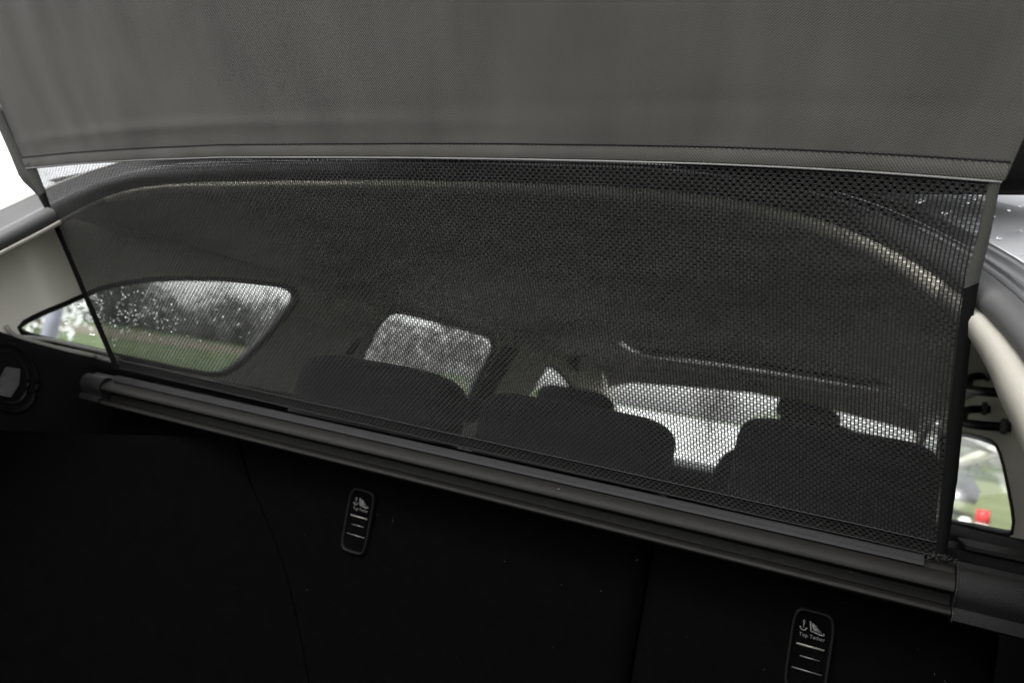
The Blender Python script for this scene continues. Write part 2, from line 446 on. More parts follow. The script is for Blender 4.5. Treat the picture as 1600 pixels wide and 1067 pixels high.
# side binding of the fabric
def side_bind(p0, p1, q0, q1):
    rows = []
    for k in range(31):
        z = k/30
        a = p0.lerp(p1, z); b = q0.lerp(q1, z)
        w_ = 0.0006*noise.noise(Vector((k*.7, 2, p0.x*9)))
        rows.append([a+SN*(-.001), a+SN*(0.001+w_), b+SN*(0.001+w_), b+SN*(-.001)])
    B().loft(rows, True).make('side_binding', M['tape_grey'], cover)
ol0, ol1 = on_sheet((31, 276)), on_sheet((0, 203))
side_bind(fl0, flT, ol0, ext(ol0, ol1, ZT-0.01))
or0, or1 = on_sheet((1571, 280)), on_sheet((1607, 200))
side_bind(fr0, frT, or0, ext(or0, or1, ZT))
# tail bar at the upper end of the fabric, hooked to the tailgate
B().loft([[flT.lerp(frT, x)+o for o in (Vector((0, .004, -.012)), Vector((0, -.006, -.012)), Vector((0, -.008, .004)), Vector((0, .004, .004)))] for x in (-.02, 1.02)], True, True).make('pull_bar', M['plastic2'], cover, smooth=False)

# roller housing: one long extruded profile with slot strip, rounded body and lower lip
ZB = 0.9565
XL = on_y((166, 600), -0.012).x; XR = 0.5255
def extrude(prof, x0, x1, name, m, parent, smooth=False, slope=0.0):
    rows = []
    for x in (x0, x0+(x1-x0)*.25, x0+(x1-x0)*.5, x0+(x1-x0)*.75, x1):
        rows.append([Vector((x, p[0]/1000, ZB+p[1]/1000)) for p in prof])
    o = B().loft(rows, True, True).make(name, m, parent, smooth=smooth)
    return o
body = []
body = [(-6.0, -8.6), (-8.5, -9.2), (-12.5, -11.2), (-16.0, -13.8), (-18.4, -16.6), (-19.4, -19.0), (-19.0, -21.2), (-17.0, -23.0), (-12, -24.3), (-4, -25), (0, -27), (0, -35)]
back = [(8, -46), (22, -50), (26, -38), (25, -14), (16, -4), (5, -3.2), (-2, -5), (-5, -8.5)]
hsg = extrude(body + [(0, -43)] + back, XL, XR, 'roller_housing', M['plastic'], cover, True)
hsg.data.set_sharp_from_angle(angle=R(35))
strip = [(-2, -5), (-1.2, -0.2), (-2.0, 0.6), (-4.0, -0.8), (-4.2, -1.4), (-4.8, -1.2), (-7.0, -3.6), (-7.1, -4.3), (-7.8, -4.6), (-8.6, -7.4), (-8.2, -8.0), (-5, -8.2)]
extrude(strip, on_y((180, 592), -.004).x, on_y((1443, 880), -.004).x, 'slot_strip', M['gloss'], cover)
lip = [(0.4, -35.6), (-9, -36.0), (-14.5, -36.8), (-16.0, -37.6), (-16.4, -40.0), (-15.5, -41.4), (-12, -42.2), (6, -43), (6, -36.6)]
lp = extrude(lip, XL, XR, 'lower_lip', M['plastic'], hsg)
capp = []
for k in range(17):
    a = R(62 + 160*k/16); capp.append((-8.5+14.5*math.cos(a), -17.5+15.5*math.sin(a)))
capp += [(-15, -34), (-20.5, -38.5), (-20.5, -43.5), (-15, -46), (26, -48), (30, -40), (29, -12), (20, -2), (6, 0.8)]
c1 = extrude(capp, XR+0.0008, 0.64, 'end_cap', M['plastic2'], cover, True); c1.data.set_sharp_from_angle(angle=R(40))
lcap = [(x*.8, z*.85-3) for x, z in capp]
c2 = extrude(lcap, on_y((133, 590), -.012).x, XL-0.004, 'end_cap', M['plastic2'], cover, True); c2.data.set_sharp_from_angle(angle=R(40))
B().tube([Vector((XR+0.0010, p[0]/1000*1.005-.0002, ZB+p[1]/1000*1.005)) for p in capp[:-5]], 0.0007, 5).make('cap_rim', M['gloss'], c1)
# frayed threads and scuffs by the right cap
fz = B()
for k in range(46):
    x = lerp(on_y((1446, 880), 0).x, on_y((1489, 889), 0).x, random.random())
    p = Vector((x, random.uniform(-.006, .001), ZB+random.uniform(-.0015, .0025)))
    q = p+Vector((random.uniform(-.004, .004), random.uniform(-.003, .003), random.uniform(-.0015, .003)))
    fz.tube([p, p.lerp(q, .5)+Vector((0, 0, .0012)), q], 0.00028, 4)
fz.make('frayed_thread', M['tie'], cover, kind='stuff')

# ================================================================== THE CAR
car = empty('car', (0, 1.0, 0.3))
tag(car, 'hatchback seen from its open boot with cream pillars, rain on the left rear window', 'car')
AP_PX = [(-160, 478), (-60, 420), (0, 388), (40, 370), (75, 352), (110, 331), (150, 306), (200, 291), (260, 285), (400, 281), (600, 280), (800, 284), (1000, 291), (1150, 308), (1280, 338), (1380, 378), (1450, 420), (1500, 452), (1519, 466), (1545, 492), (1575, 529), (1600, 563), (1650, 640)]
def on_ap(p): return on_tilt(p, -0.06, 1.2, 1.0)
NA = 120
A = smooth_path([Vector((-.60, -.62, .64)), Vector((-.575, -.40, .86))] + [on_ap(p) for p in AP_PX] + [Vector((.575, -.40, .86)), Vector((.60, -.62, .64))], NA, 5)
MV = Vector((0, -1, 1)).normalized()             # out of the aperture plane, back and up
def apN(k):
    t = (A[min(k+1, NA-1)]-A[max(k-1, 0)]).normalized()
    n = t.cross(MV).normalized()
    c = Vector((0, -.25, 1.0))
    return n if n.dot(A[k]-c) > 0 else -n
APN = [apN(k) for k in range(NA)]
def sweep(prof, name, m, closed=False, parent=car, k0=0, k1=NA, smooth=True, thick=0):
    rows = [[A[k] + APN[k]*n/1000 + MV*mm/1000 for n, mm in prof] for k in range(k0, k1)]
    o = B().loft(rows, closed).make(name, m, parent, smooth)
    return o
circ = lambda cn, cm, r, n=14, sx=1, sy=1: [(cn+r*sx*math.cos(2*math.pi*a/n), cm+r*sy*math.sin(2*math.pi*a/n)) for a in range(n)]
seal = sweep(circ(12, 4, 12, 20, 1, .9), 'boot_seal', M['rubberm'], True)
sweep(circ(31, 3, 7.5, 16), 'seal_lip', M['rubber'], True, seal)
ch = sweep([(20, -6), (38, -7), (41, -4), (46, -5), (54, -4.5), (56, -1), (59, 1.5), (62, 1.0)], 'painted_channel', M['channel'])
# body skin just outside the channel, facing back, and the roof and flank outside it
skin_prof = [(62, 1.0), (64, 1.8), (80, 2.5), (100, 1.0), (108, -3), (113, -12), (115, -40), (117, -120)]
skin_r = [(62, 1.0), (64, 1.8), (80, 2.5), (105, 2.0), (130, 0), (155, -5), (175, -12)]
skin_l = [(62, 1.0), (66, 0.5), (82, 0.5), (88, 3.0), (95, 4.5), (99, 2), (101, -6)]
body_o = sweep(skin_r, 'rear_body', M['paint'], k0=NA//2)
kcl = min(range(NA//2), key=lambda k: (A[k]-on_ap((165, 302))).length)
def wl_(k): return 1+1.0*min(1, max(0, (kcl+2-k)/9.0))
rows = [[A[k]+APN[k]*(62+(n-62)*wl_(k))/1000+MV*mm/1000 for n, mm in skin_l] for k in range(0, NA//2+1)]
sk = B().loft(rows).make('rear_body', M['rubberm'], car)
B().tube([A[k]+APN[k]*(62+35*wl_(k))/1000+MV*.0035 for k in range(0, NA//2)], .0028, 8).make('body_edge_highlight', M['sill'], sk)  # thin pale tube stands in for the highlight along the body edge

# rounded cream trim from the seal into the car, then pillar faces
WX = 0.62
def roof_z(y): return 1.272 + 0.012*min(1, max(0, y)) - max(0, y-1.2)**2*0.035
def to_shell(k):
    """where the trim behind aperture point k meets the side wall or the roof"""
    p = A[k]; y = p.y+0.085
    if p.z > 1.20 and abs(p.x) < .46: return Vector((p.x*1.02, y, roof_z(y)-0.012*(abs(p.x)/.46)**4))
    # blend around the corner
    sx = math.copysign(1, p.x)
    t = min(1, max(0, (1.215-p.z)/0.06))
    top = Vector((p.x*1.05, y, min(p.z+0.018, roof_z(y))))
    side = Vector((sx*WX, y-.05 if sx < 0 else y, p.z))
    return top.lerp(side, t*t*(3-2*t))
shell = [to_shell(k) for k in range(NA)]
for _ in range(3):
    shell = [shell[0]] + [(shell[i-1]+shell[i]*2+shell[i+1])/4 for i in range(1, NA-1)] + [shell[-1]]
def cream_rows(k0, k1):
    rows = []
    for k in range(k0, k1):
        a = A[k]; s = shell[k]; n = APN[k]
        c_ = min(1, max(0, (k-kl+2)/10.0)) * min(1, max(0, (kr+5-k)/9.0)); g = (1-.52*c_) * (.30 if k < NA//2 else 1)
        p0 = a+n*0.006+MV*-0.004; p1 = a-n*0.003*g+MV*-0.003; p2 = a-n*0.011*g-MV*0.010*g; p3 = a-n*0.013*g-MV*0.024*g
        p4 = (p3+s)/2 - n*0.003*g
        pm = a-n*0.008*g-MV*0.005*g
        p1 = p1.lerp(a+Vector((0, .001, -.0005)), c_); pm = pm.lerp(a+Vector((0, .0005, -.0045))-n*.001, c_); p2 = p2.lerp(a+Vector((0, .003, -.0085))-n*.001, c_); p3 = p3.lerp(a+Vector((0, .014, -.0115)), c_)
        rows.append([p0, p1, pm, p2, p3, p4, s])
    return rows
kl = min(range(NA), key=lambda k: (A[k]-on_ap((165, 302))).length)
kr = min(range(NA), key=lambda k: (A[k]-on_ap((1480, 440))).length)
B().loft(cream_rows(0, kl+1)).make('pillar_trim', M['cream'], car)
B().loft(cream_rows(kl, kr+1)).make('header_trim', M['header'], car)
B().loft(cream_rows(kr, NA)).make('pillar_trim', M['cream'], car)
# trim clip and seam on the left corner, seen as a light tab
# roof lining
YS = [None] + [0.12, 0.3, 0.6, 0.9, 1.2, 1.5, 1.8, 2.05, 2.25, 2.42, 2.52]
ktl = min(range(NA), key=lambda k: abs(A[k].z-1.172)+(10 if A[k].x > 0 else 0))
ktr = min(range(NA), key=lambda k: abs(A[k].z-1.172)+(10 if A[k].x < 0 else 0))
NXr = 41
def roof_row(y):
    zr = roof_z(y); row = []
    for i in range(NXr):
        u = -1+2*i/(NXr-1)
        x = WX*math.copysign(abs(u)**0.9, u)
        z = 1.172 + (zr-1.172)*(1-abs(u)**4.5)
        row.append(Vector((x, y, z)))
    return row
first = resample(shell[ktl:ktr+1], NXr)
B().loft([first]+[roof_row(y) for y in YS[1:]]).make('roof_lining', M['headliner'], car)
# outer roof skin
B().loft([[p+Vector((p.x*.10, 0, .045)) for p in r] for r in [first]+[roof_row(y) for y in YS[1:]]]).make('roof', M['paint'], car)

for sx, kk in ((-1, ktl), (1, ktr)):
    B().tube([shell[kk]+Vector((0, -.02, -.006)), shell[kk]+Vector((0, 0, .002)), Vector((sx*WX, .12, 1.172)), Vector((sx*WX, 2.5, 1.172))], .008, 8).make('lining_edge', M['headliner'], car)
# ---- side walls with window openings, traced on the planes of the side glass
def yz(p, X): q = on_x(p, X); return (q.y, q.z)
def wall(X, loops, rear_pts, name, zmin=0.90, ymax=2.45):
    top = [(y, 1.176) for y in (ymax, 1.8, 1.2, .6, .12)]
    outer = rear_pts + [(rear_pts[-1][0]+.02, zmin-.0), (ymax+.35, zmin), (ymax+.1, 1.1)] + top
    return outer
lq = round_loop([yz(p, -WX) for p in [(24, 511), (60, 491), (100, 475), (132, 461), (160, 449), (194, 442), (235, 436), (281, 434), (340, 435), (391, 439), (440, 445), (462, 451), (469, 464), (462, 478), (425, 522), (391, 558), (370, 577), (350, 587), (325, 586), (281, 578), (240, 569), (194, 560), (150, 549), (90, 536), (50, 527), (30, 520)]], 90, 1)
lr = round_loop([yz(p, -WX) for p in [(566, 560), (585, 522), (604, 491), (622, 486), (700, 505), (760, 523), (777, 533), (775, 548), (750, 592), (722, 650), (690, 705), (540, 640)]], 70, 2)
lf = round_loop([yz(p, -WX) for p in [(856, 571), (868, 574), (884, 588), (897, 606), (912, 648)]] + [(2.35, .935), (1.62, .93)] + [yz((828, 615), -WX)], 60, 1)
ls = round_loop([yz(p, -WX) for p in [(541, 552), (548, 541), (563, 529), (560, 539), (551, 552)]], 20, 1)
rearL = [(shell[k].y+.0, shell[k].z) for k in range(ktl, 3, -1)]
def side_wall(sx, loops, rear, name):
    X = sx*WX
    zb = 0.60
    rear = [p for p in rear if p[1] > zb+.02]
    outer = rear + [(rear[-1][0]-.0, zb), (2.95, zb), (2.95, .93), (2.52, 1.172)] + [(y, 1.172) for y in (2.2, 1.8, 1.4, 1.0, .6, .3, .12)]
    return sheet(outer, loops, lambda u, v, w_: Vector((X+sx*w_, u, v)), 0.014, M['cream2'], name, car)
side_wall(-1, [lq, lr, lf, ls], rearL, 'side_lining')
rq = round_loop([yz(p, WX) for p in [(1470, 674), (1495, 676), (1520, 680), (1545, 687), (1558, 694), (1566, 712), (1573, 745), (1582, 790), (1592, 838), (1560, 832), (1500, 818), (1470, 811)]], 60, 2)
rf = round_loop([(1.52, 1.155), (2.0, 1.15), (2.30, 1.08), (2.50, .94), (1.52, .935)], 60, 2)
rearR = [(shell[k].y, shell[k].z) for k in range(ktr, NA-4)]
RWy = max(p[0] for p in rq)
side_wall(1, [rq, rf], rearR, 'side_lining')
def window(loop, X, sx, name, label=None, depth=0.010):
    """black frame ring, glass set back in the opening"""
    out = offset_loop(loop, 0.004); inn = offset_loop(loop, -0.006)
    ring = []
    for (L, dx) in ((out, 0.0005), (loop, -0.003), (inn, 0.003), (inn, .016)):
        ring.append([Vector((X+sx*dx, p[0], p[1])) for p in L])
    fr = B().loft(ring, True).make(name, M['dark'], car)
    c = tessellate_polygon([[Vector((p[0], p[1], 0)) for p in offset_loop(loop, -0.003)]])
    L2 = offset_loop(loop, -0.003)
    mesh('glass', [(X+sx*depth*.8, p[0], p[1]) for p in L2], [tuple(t) for t in c], M['glass'], fr, smooth=False)
    if label: fr['label'] = label
    return fr
wq = window(lq, -WX, -1, 'quarter_window', 'small rear quarter window wet with raindrops')
window(lr, -WX, -1, 'door_window')
window(lf, -WX, -1, 'door_window')
window(ls, -WX, -1, 'quarter_window')
window(rq, WX, 1, 'door_window')
window(rf, WX, 1, 'door_window')

# raindrops on the outside of the quarter glass
def droplets(places, name, parent, m):
    b = B()
    for (p, n, r) in places:
        n = n.normalized(); u = n.orthogonal().normalized(); q = n.cross(u)
        rows = []
        a0 = random.random()*6
        st_ = random.uniform(.85, 1.15)
        for j in range(6):
            ph = math.pi/2*j/5
            rows.append([p + (u*math.cos(t)*st_+q*math.sin(t)/st_)*r*math.cos(ph)*(1+.08*math.sin(2*t+a0)) + n*(r*.55*math.sin(ph)) for t in [2*math.pi*i/12 for i in range(12)]])
        b.loft([[p+n*-.00005]*12]+rows, True)
    return b.make(name, m, parent, kind='stuff')
def inside(L, y, z):
    c = False; n = len(L)
    for i in range(n):
        (y1, z1), (y2, z2) = L[i], L[(i+1) % n]
        if (z1 > z) != (z2 > z) and y < (y2-y1)*(z-z1)/(z2-z1)+y1: c = not c
    return c
pl = []
tries = 0
while len(pl) < 230 and tries < 9000:
    tries += 1
    px, py = random.uniform(60, 465), random.uniform(440, 585)
    dens = math.exp(-((px-215)/75)**2-((py-492)/28)**2) + .22*math.exp(-((px-390)/60)**2-((py-510)/30)**2) + .03
    if random.random() > dens: continue
    y, z = yz((px, py), -WX)
    if inside(lq, y, z): pl.append((Vector((-WX-.0085, y, z)), Vector((-1, 0, 0)), random.choice((.0010, .0014, .0018, .0022, .0027))))
droplets(pl, 'raindrop', wq, M['water'])
# raindrops on the rear body corner at the right
pl = []
def body_pt(k, n, mm): return A[k]+APN[k]*n/1000+MV*mm/1000
tries = 0
while len(pl) < 75 and tries < 4000:
    tries += 1
    p = on_tilt((random.uniform(1405, 1640), random.uniform(284, 410)), -0.06+.002, 1.2, 1.0)
    # lies on the skin band?
    k = min(range(NA), key=lambda q: (A[q]+APN[q]*.085-p).length)
    d = (p-A[k]).dot(APN[k])*1000
    if 66 < d < 150: pl.append((body_pt(k, d, 2.3), MV, random.choice((.0008, .001, .0013, .0017, .0022, .003))))
droplets(pl, 'raindrop', body_o, M['water'])

# windscreen, slanted, with frame
def ws(p): return on_tilt(p, 2.5, 1.15, -1.3)
wl = [ws(p) for p in [(950, 604), (970, 596), (1080, 604), (1180, 613), (1290, 637), (1400, 665), (1480, 688), (1560, 710)]]
low = [Vector((.72, 3.05, .74)), Vector((.3, 3.15, .74)), Vector((-.3, 3.15, .74)), Vector((-.72, 3.05, .74))]
vv_ = wl+low
mesh('windscreen', vv_, [tuple(t) for t in tessellate_polygon([[Vector((p.x, p.z, 0)) for p in vv_]])], M['glass'], car, smooth=False)
# header between roof lining and glass, with shadowed gap
hd = B()
top_ = resample(roof_row(2.52), 13)
wlr = resample(wl, 13)
hd.loft([[p+Vector((0, -.06, .004)) for p in top_], [p+Vector((0, -.01, .004)) for p in wlr], [p+Vector((0, .01, -.004)) for p in wlr]])
hd.make('windscreen_header', M['headliner'], car)
# front (A) pillars
for sx, a in ((-1, wl[0]+Vector((-.06, 0, 0))), (1, wl[-1])):
    B().tube([a+Vector((0, 0, .02)), Vector((sx*.60, 2.85, .90)), Vector((sx*.60, 3.1, .72))], [.03, .03, .03] if sx < 0 else [.02, .018, .018], 10).make('front_pillar', M['headliner'], car)
# dashboard
B().box((0, 2.85, .74), (1.34, .5, .16)).make('dashboard', M['dark'], car, bevel=.03)
# inner mirror hanging at the windscreen
mrr = B().pillow(on_y((1262, 648), 2.25), (.225, .035, .085), .5, rot=Matrix.Rotation(R(8), 3, 'Y')).make('rear_view_mirror', M['silver'], car)
q = on_y((1215, 640), 2.4)
B().tube([on_y((1256, 652), 2.27), on_y((1262, 634), 2.40)], .008, 8).make('mirror_stem', M['silver'], mrr)
# sunroof: long dark slot with a bright lower edge, in the roof lining
ps = smooth_path([on_z(p, 1.238) for p in [(1001, 545), (1090, 557), (1173, 569), (1290, 586), (1407, 603)]], 16, 1)
B().tube(ps, .013, 8, sq=(.5, 1.6)).make('sunroof_blind_slot', M['dark'], car)
ps2 = smooth_path([on_z(p, 1.232) for p in [(965, 535), (985, 548), (1006, 557), (1105, 567), (1173, 577), (1290, 596), (1402, 614), (1412, 613)]], 30, 1)
B().loft([[p+Vector((0, -.03, .0015)) for p in ps2], [p+Vector((0, .035, .000)) for p in ps2], [p+Vector((0, .04, .012)) for p in ps2]]).make('sunroof_trim', M['chrome'], car)
# middle (B) and rear (C) pillar covers: belt guide and darker upright strips on the left
bp = on_x((897, 566), -.60)
B().tube([bp+Vector((0, -.03, .05)), bp, bp+Vector((0.01, .04, -.03))], [.012, .02, .010], 8).make('belt_guide', M['dark'], car)
dl = [on_x(p, -.612) for p in [(790, 540), (812, 546), (745, 660), (722, 660)]]
B().add([p+Vector((o, 0, 0)) for o in (0, -.01) for p in dl], [(0, 1, 2, 3), (7, 6, 5, 4), (0, 4, 5, 1), (1, 5, 6, 2), (2, 6, 7, 3), (3, 7, 4, 0)]).make('pillar_strip', M['seatcloth'], car, smooth=False)
# grab handles seen past the right edge of the cover
def handle(px0, px1, X=.60):
    a, b = on_x(px0, X), on_x(px1, X)
    mid = a.lerp(b, .5)+Vector((-.028, 0, -.012))
    h = B().tube(smooth_path([a+Vector((.02, 0, .004)), a+Vector((-.014, 0, 0)), mid, b+Vector((-.014, 0, 0)), b+Vector((.02, 0, .004))], 18, 3), .0065, 8)
    o = h.make('grab_handle', M['dark'], car)
    for p in (a, b): B().pillow(p+Vector((.012, 0, .004)), (.010, .024, .022), .6).make('handle_mount', M['lens'], o)
handle((1530, 588), (1568, 616))
handle((1524, 640), (1552, 668))
# dark surround between right pillar trim and handles
dk = [on_x(p, WX-.004) for p in [(1508, 528), (1530, 560), (1556, 590), (1578, 622), (1600, 668), (1612, 700), (1600, 690), (1575, 645), (1550, 612), (1530, 597), (1505, 590)]]
# boot side panels below the windows
def yzp(X, y, z): return Vector((X, y, z))
# left: black panel whose upper edge follows the quarter window sill
sill = [on_x(p, -.617) for p in [(-130, 470), (-60, 498), (0, 518), (14, 523), (60, 537), (120, 552), (190, 569), (260, 587), (350, 604), (450, 622)]]
rows = [[p+Vector((0, 0, 0)) for p in sill], [p+Vector((.012, 0, -.004)) for p in sill], [p+Vector((.018, 0, -.016)) for p in sill],
        [Vector((-.602, p.y, .88)) for p in sill], [Vector((-.598, p.y, .80)) for p in sill], [Vector((-.60, p.y, .42)) for p in sill]]
lp_ = B().loft(rows).make('boot_side_trim', M['trimblack'], car)
rows = [[Vector((-.604, p.y-.8*(1 if i == 0 else 0), p.z-.9*(1 if i == 0 else 0))) for i, p in enumerate(sill[:2])]]
B().tube(smooth_path([on_x(p, -.612) for p in [(10, 509), (13, 519), (30, 527), (60, 535), (100, 546), (130, 553), (150, 557)]], 24, 2), .0028, 8).make('lit_sill_edge', M['sill'], car)  # lit edge of the sill ledge, put in as a pale tube
B().tube(smooth_path([on_x(p, -.614) for p in [(36, 526), (80, 531), (130, 543), (165, 551), (185, 559), (191, 566), (178, 566), (150, 558), (120, 551)]], 36, 2), .0026, 8).make('lit_sill_edge', M['sill'], car)
B().tube([on_x(p, -.60) for p in [(197, 568), (212, 571), (228, 574), (300, 590), (470, 620)]], .003, 8).make('lit_sill_edge', M['lens'], car)  # highlight on the sill drawn as a grey tube
# boot lamp: ring, recess and lens
def on_lp(p): return on_x(p, -.600)
lc = on_lp((14, 592))
ringp = [on_lp((14+48*math.cos(t)*.92, 590+52*math.sin(t)+9*math.cos(t))) for t in [2*math.pi*i/32 for i in range(33)]]
B().tube(ringp, .0035, 8).make('lamp_surround', M['trimblack'], lp_)
ringp2 = [on_lp((12+33*math.cos(t), 590+40*math.sin(t)+7*math.cos(t)))+Vector((-.001, 0, 0)) for t in [2*math.pi*i/32 for i in range(33)]]
B().tube(ringp2, .0025, 8).make('lamp_bezel', M['dark'], lp_)
lq_ = [on_lp(p) for p in [(9, 573), (29, 576), (27, 600), (14, 620), (-2, 617), (0, 590)]]
B().add([p+Vector((.004, 0, 0)) for p in lq_]+[p+Vector((-.004, 0, 0)) for p in lq_], [tuple(range(6)), (6, 7, 8, 9, 10, 11)[::-1]] + [(i, (i+1) % 6, (i+1) % 6+6, i+6) for i in range(6)]).make('boot_lamp', M['lens'], lp_, smooth=False)
# right side panel and the ledge that carries the roller end
rs = [Vector((.615, -.45, .99)), Vector((.615, -.1, .985))] + [on_x(p, .615) for p in [(1680, 862), (1592, 841), (1560, 835), (1500, 821), (1465, 812)]]
B().loft([[Vector((x, p.y, p.z+dz)) for p in rs] for (x, dz) in ((.635, .001), (.622, .001), (.612, -.003), (.604, -.02))] + [[Vector((.60, p.y, z)) for p in rs] for z in (.8, .42)]).make('boot_side_trim', M['trimblack'], car)
e0, e1 = on_y((1508, 850), .045), on_y((1640, 876), .045)
B().box((e0+e1)/2+Vector((0, .03, -.003)), ((e1-e0).length, .07, .004)).make('roller_ledge', M['plastic2'], car, bevel=.001)
B().box((e0+e1)/2+Vector((-.012, .035, -.016)), ((e1-e0).length+.03, .07, .020)).make('roller_ledge', M['trimblack'], car, bevel=.002)
# boot floor, sill and the wheel arch cover on the left
B().box((0, -.40, .40), (1.2, .9, .03)).make('boot_floor', M['carpet'], car)
B().box((0, -.86, .56), (1.2, .10, .30)).make('boot_sill', M['trimblack'], car, bevel=.02)
E2 = [on_y(p, .028) for p in [(352, 640), (374, 700), (388, 752), (420, 820), (446, 890), (462, 960), (474, 1020), (486, 1090), (500, 1200)]]
E2 = smooth_path(E2, 24, 2)
rows = []
for j, t in enumerate([0, .06, .14, .25, .4, .55, .7, .85, 1.0]):
    row = []
    for i, p in enumerate(E2):
        x = lerp(p.x, -.60, t)
        bul = math.sin(math.pi*min(1, t*1.0)*.5)
        y = .028 - .34*(t**1.6)*(0.25+.75*i/23) - .012*min(1, t*12)
        z = lerp(min(p.z, .905), p.z, i/23) - .05*t*(1-i/23)
        row.append(Vector((x, y, z)))
    rows.append(row)
B().loft(rows).make('wheel_arch_trim', M['carpet'], car)
# body flanks and floor outside so no daylight leaks in from below
for sx in (-1, 1):
    B().box((sx*.70, 1.1, .57), (.04, 3.9, .56)).make('body_side', M['paint'], car, bevel=.01)
B().box((0, 1.2, .28), (1.4, 4.0, .04)).make('car_floor', M['dark'], car)
B().box((0, 3.35, .42), (1.4, .5, .44)).make('bonnet', M['seatcloth'], car, bevel=.06)
for sx in (-1, 1):
    for yy in (-.25, 2.75):
        t_ = B().tube([Vector((sx*.60, yy, .31)), Vector((sx*.725, yy, .31))], .31, 28, upv=(0, 1, 0)).make('tyre', M['rubberm'], car, smooth=False)
        B().tube([Vector((sx*.70, yy, .31)), Vector((sx*.735, yy, .31))], .20, 20, upv=(0, 1, 0)).make('rim', M['chrome'], t_, smooth=False)
# open tailgate above
TGP = [(.03, 1.322), (-.06, 1.40), (-.14, 1.50), (-.50, 1.97), (-.62, 2.11), (-.80, 2.29)]
def tgp(y, x):
    z = np.interp(y, [p[0] for p in TGP][::-1], [p[1] for p in TGP][::-1]); return Vector((x, y, float(z)+.02*(1-(x/.56)**2)))
tg = B()
def tpatch(ys, xs): tg.loft([[tgp(y, x) for x in xs] for y in ys])
X_ = lambda a, b, n: [a+(b-a)*i/n for i in range(n+1)]
tpatch([.03, -.02, -.06], X_(-.56, .56, 14)); tpatch(X_(-.06, -.50, 5), X_(-.56, -.49, 2)); tpatch(X_(-.06, -.50, 5), X_(.49, .56, 2)); tpatch([-.50, -.62, -.80], X_(-.56, .56, 14))
o = tg.make('tailgate', M['dark'], car)
so = o.modifiers.new('thick', 'SOLIDIFY'); so.thickness = .04; so.offset = 1
B().loft([[tgp(y, x)+Vector((0, 0, .02)) for x in X_(-.495, .495, 10)] for y in X_(-.055, -.505, 5)]).make('rear_glass', M['glass'], o)
h0, h1 = on_y((1380, 283), -.06), on_y((1720, 283), -.06)
hc = B(); 
xs = [-.16+.90*i/12 for i in range(13)]
hc.loft([[Vector((x, h0.y+o_[1], h0.z+o_[2]+.075*min(1, max(0, (.36-x)/.45))+lerp(0, h1.z-h0.z, max(0, (x-h0.x)/(h1.x-h0.x))))) for x in xs] for o_ in ((0, .03, .004), (0, .004, 0), (0, 0, .004), (0, .004, .05), (0, .03, .10), (0, .10, .13))], False)
hm = hc.make('tailgate_edge', M['trimblack'], car); so = hm.modifiers.new('thick', 'SOLIDIFY'); so.thickness = .006; so.offset = 1
# ================================================================== REAR SEAT
seat = empty('rear_seat', (0, .2, .4))
tag(seat, 'dark fabric rear bench whose carpeted back closes the boot, three headrests on top', 'seat')
split_x = on_y((990, 1000), .03).x
def seatback(x0, x1, name):
    rows = []
    w_ = x1-x0
    prof = [(.03, .40), (.03, .60), (.030, .80), (.034, .90), (.05, .935), (.09, .950), (.13, .945), (.17, .91), (.19, .70), (.17, .42)]
    for x in (x0, x0+.008, x0+.02, (x0+x1)/2, x1-.02, x1-.008, x1):
        e = min(x-x0, x1-x); ins = .010*(1-min(1, e/.02))**2
        rows.append([Vector((x, y+(ins if y < .1 else -ins), z-ins)) for y, z in prof])
    return B().loft(rows, True, True).make(name, M['carpet'], seat)
seatback(-.55, split_x-.002, 'seat_back')
seatback(split_x+.002, .57, 'seat_back')
B().box((0, .55, .52), (1.18, .55, .2)).make('seat_cushion', M['seatcloth'], seat, bevel=.04)
def headrest(c, d, parent, e=.45, tilt=8):
    h = B().pillow(c, d, e, 28, 16, Matrix.Rotation(R(-tilt), 3, 'X')).make('headrest', M['seatcloth'], parent)
    for s in (-1, 1):
        B().tube([Vector((c[0]+s*d[0]*.22, c[1]+.01, c[2]-d[2]*.3)), Vector((c[0]+s*d[0]*.22, c[1]+.02, c[2]-d[2]*.5-.10))], .006, 8).make('headrest_post', M['dark'], h)
    return h
headrest((-.218, .22, .962), (.285, .10, .150), seat, .42)
headrest((.098, .22, .955), (.265, .09, .142), seat, .3)
headrest((.416, .22, .965), (.218, .10, .170), seat, .28)
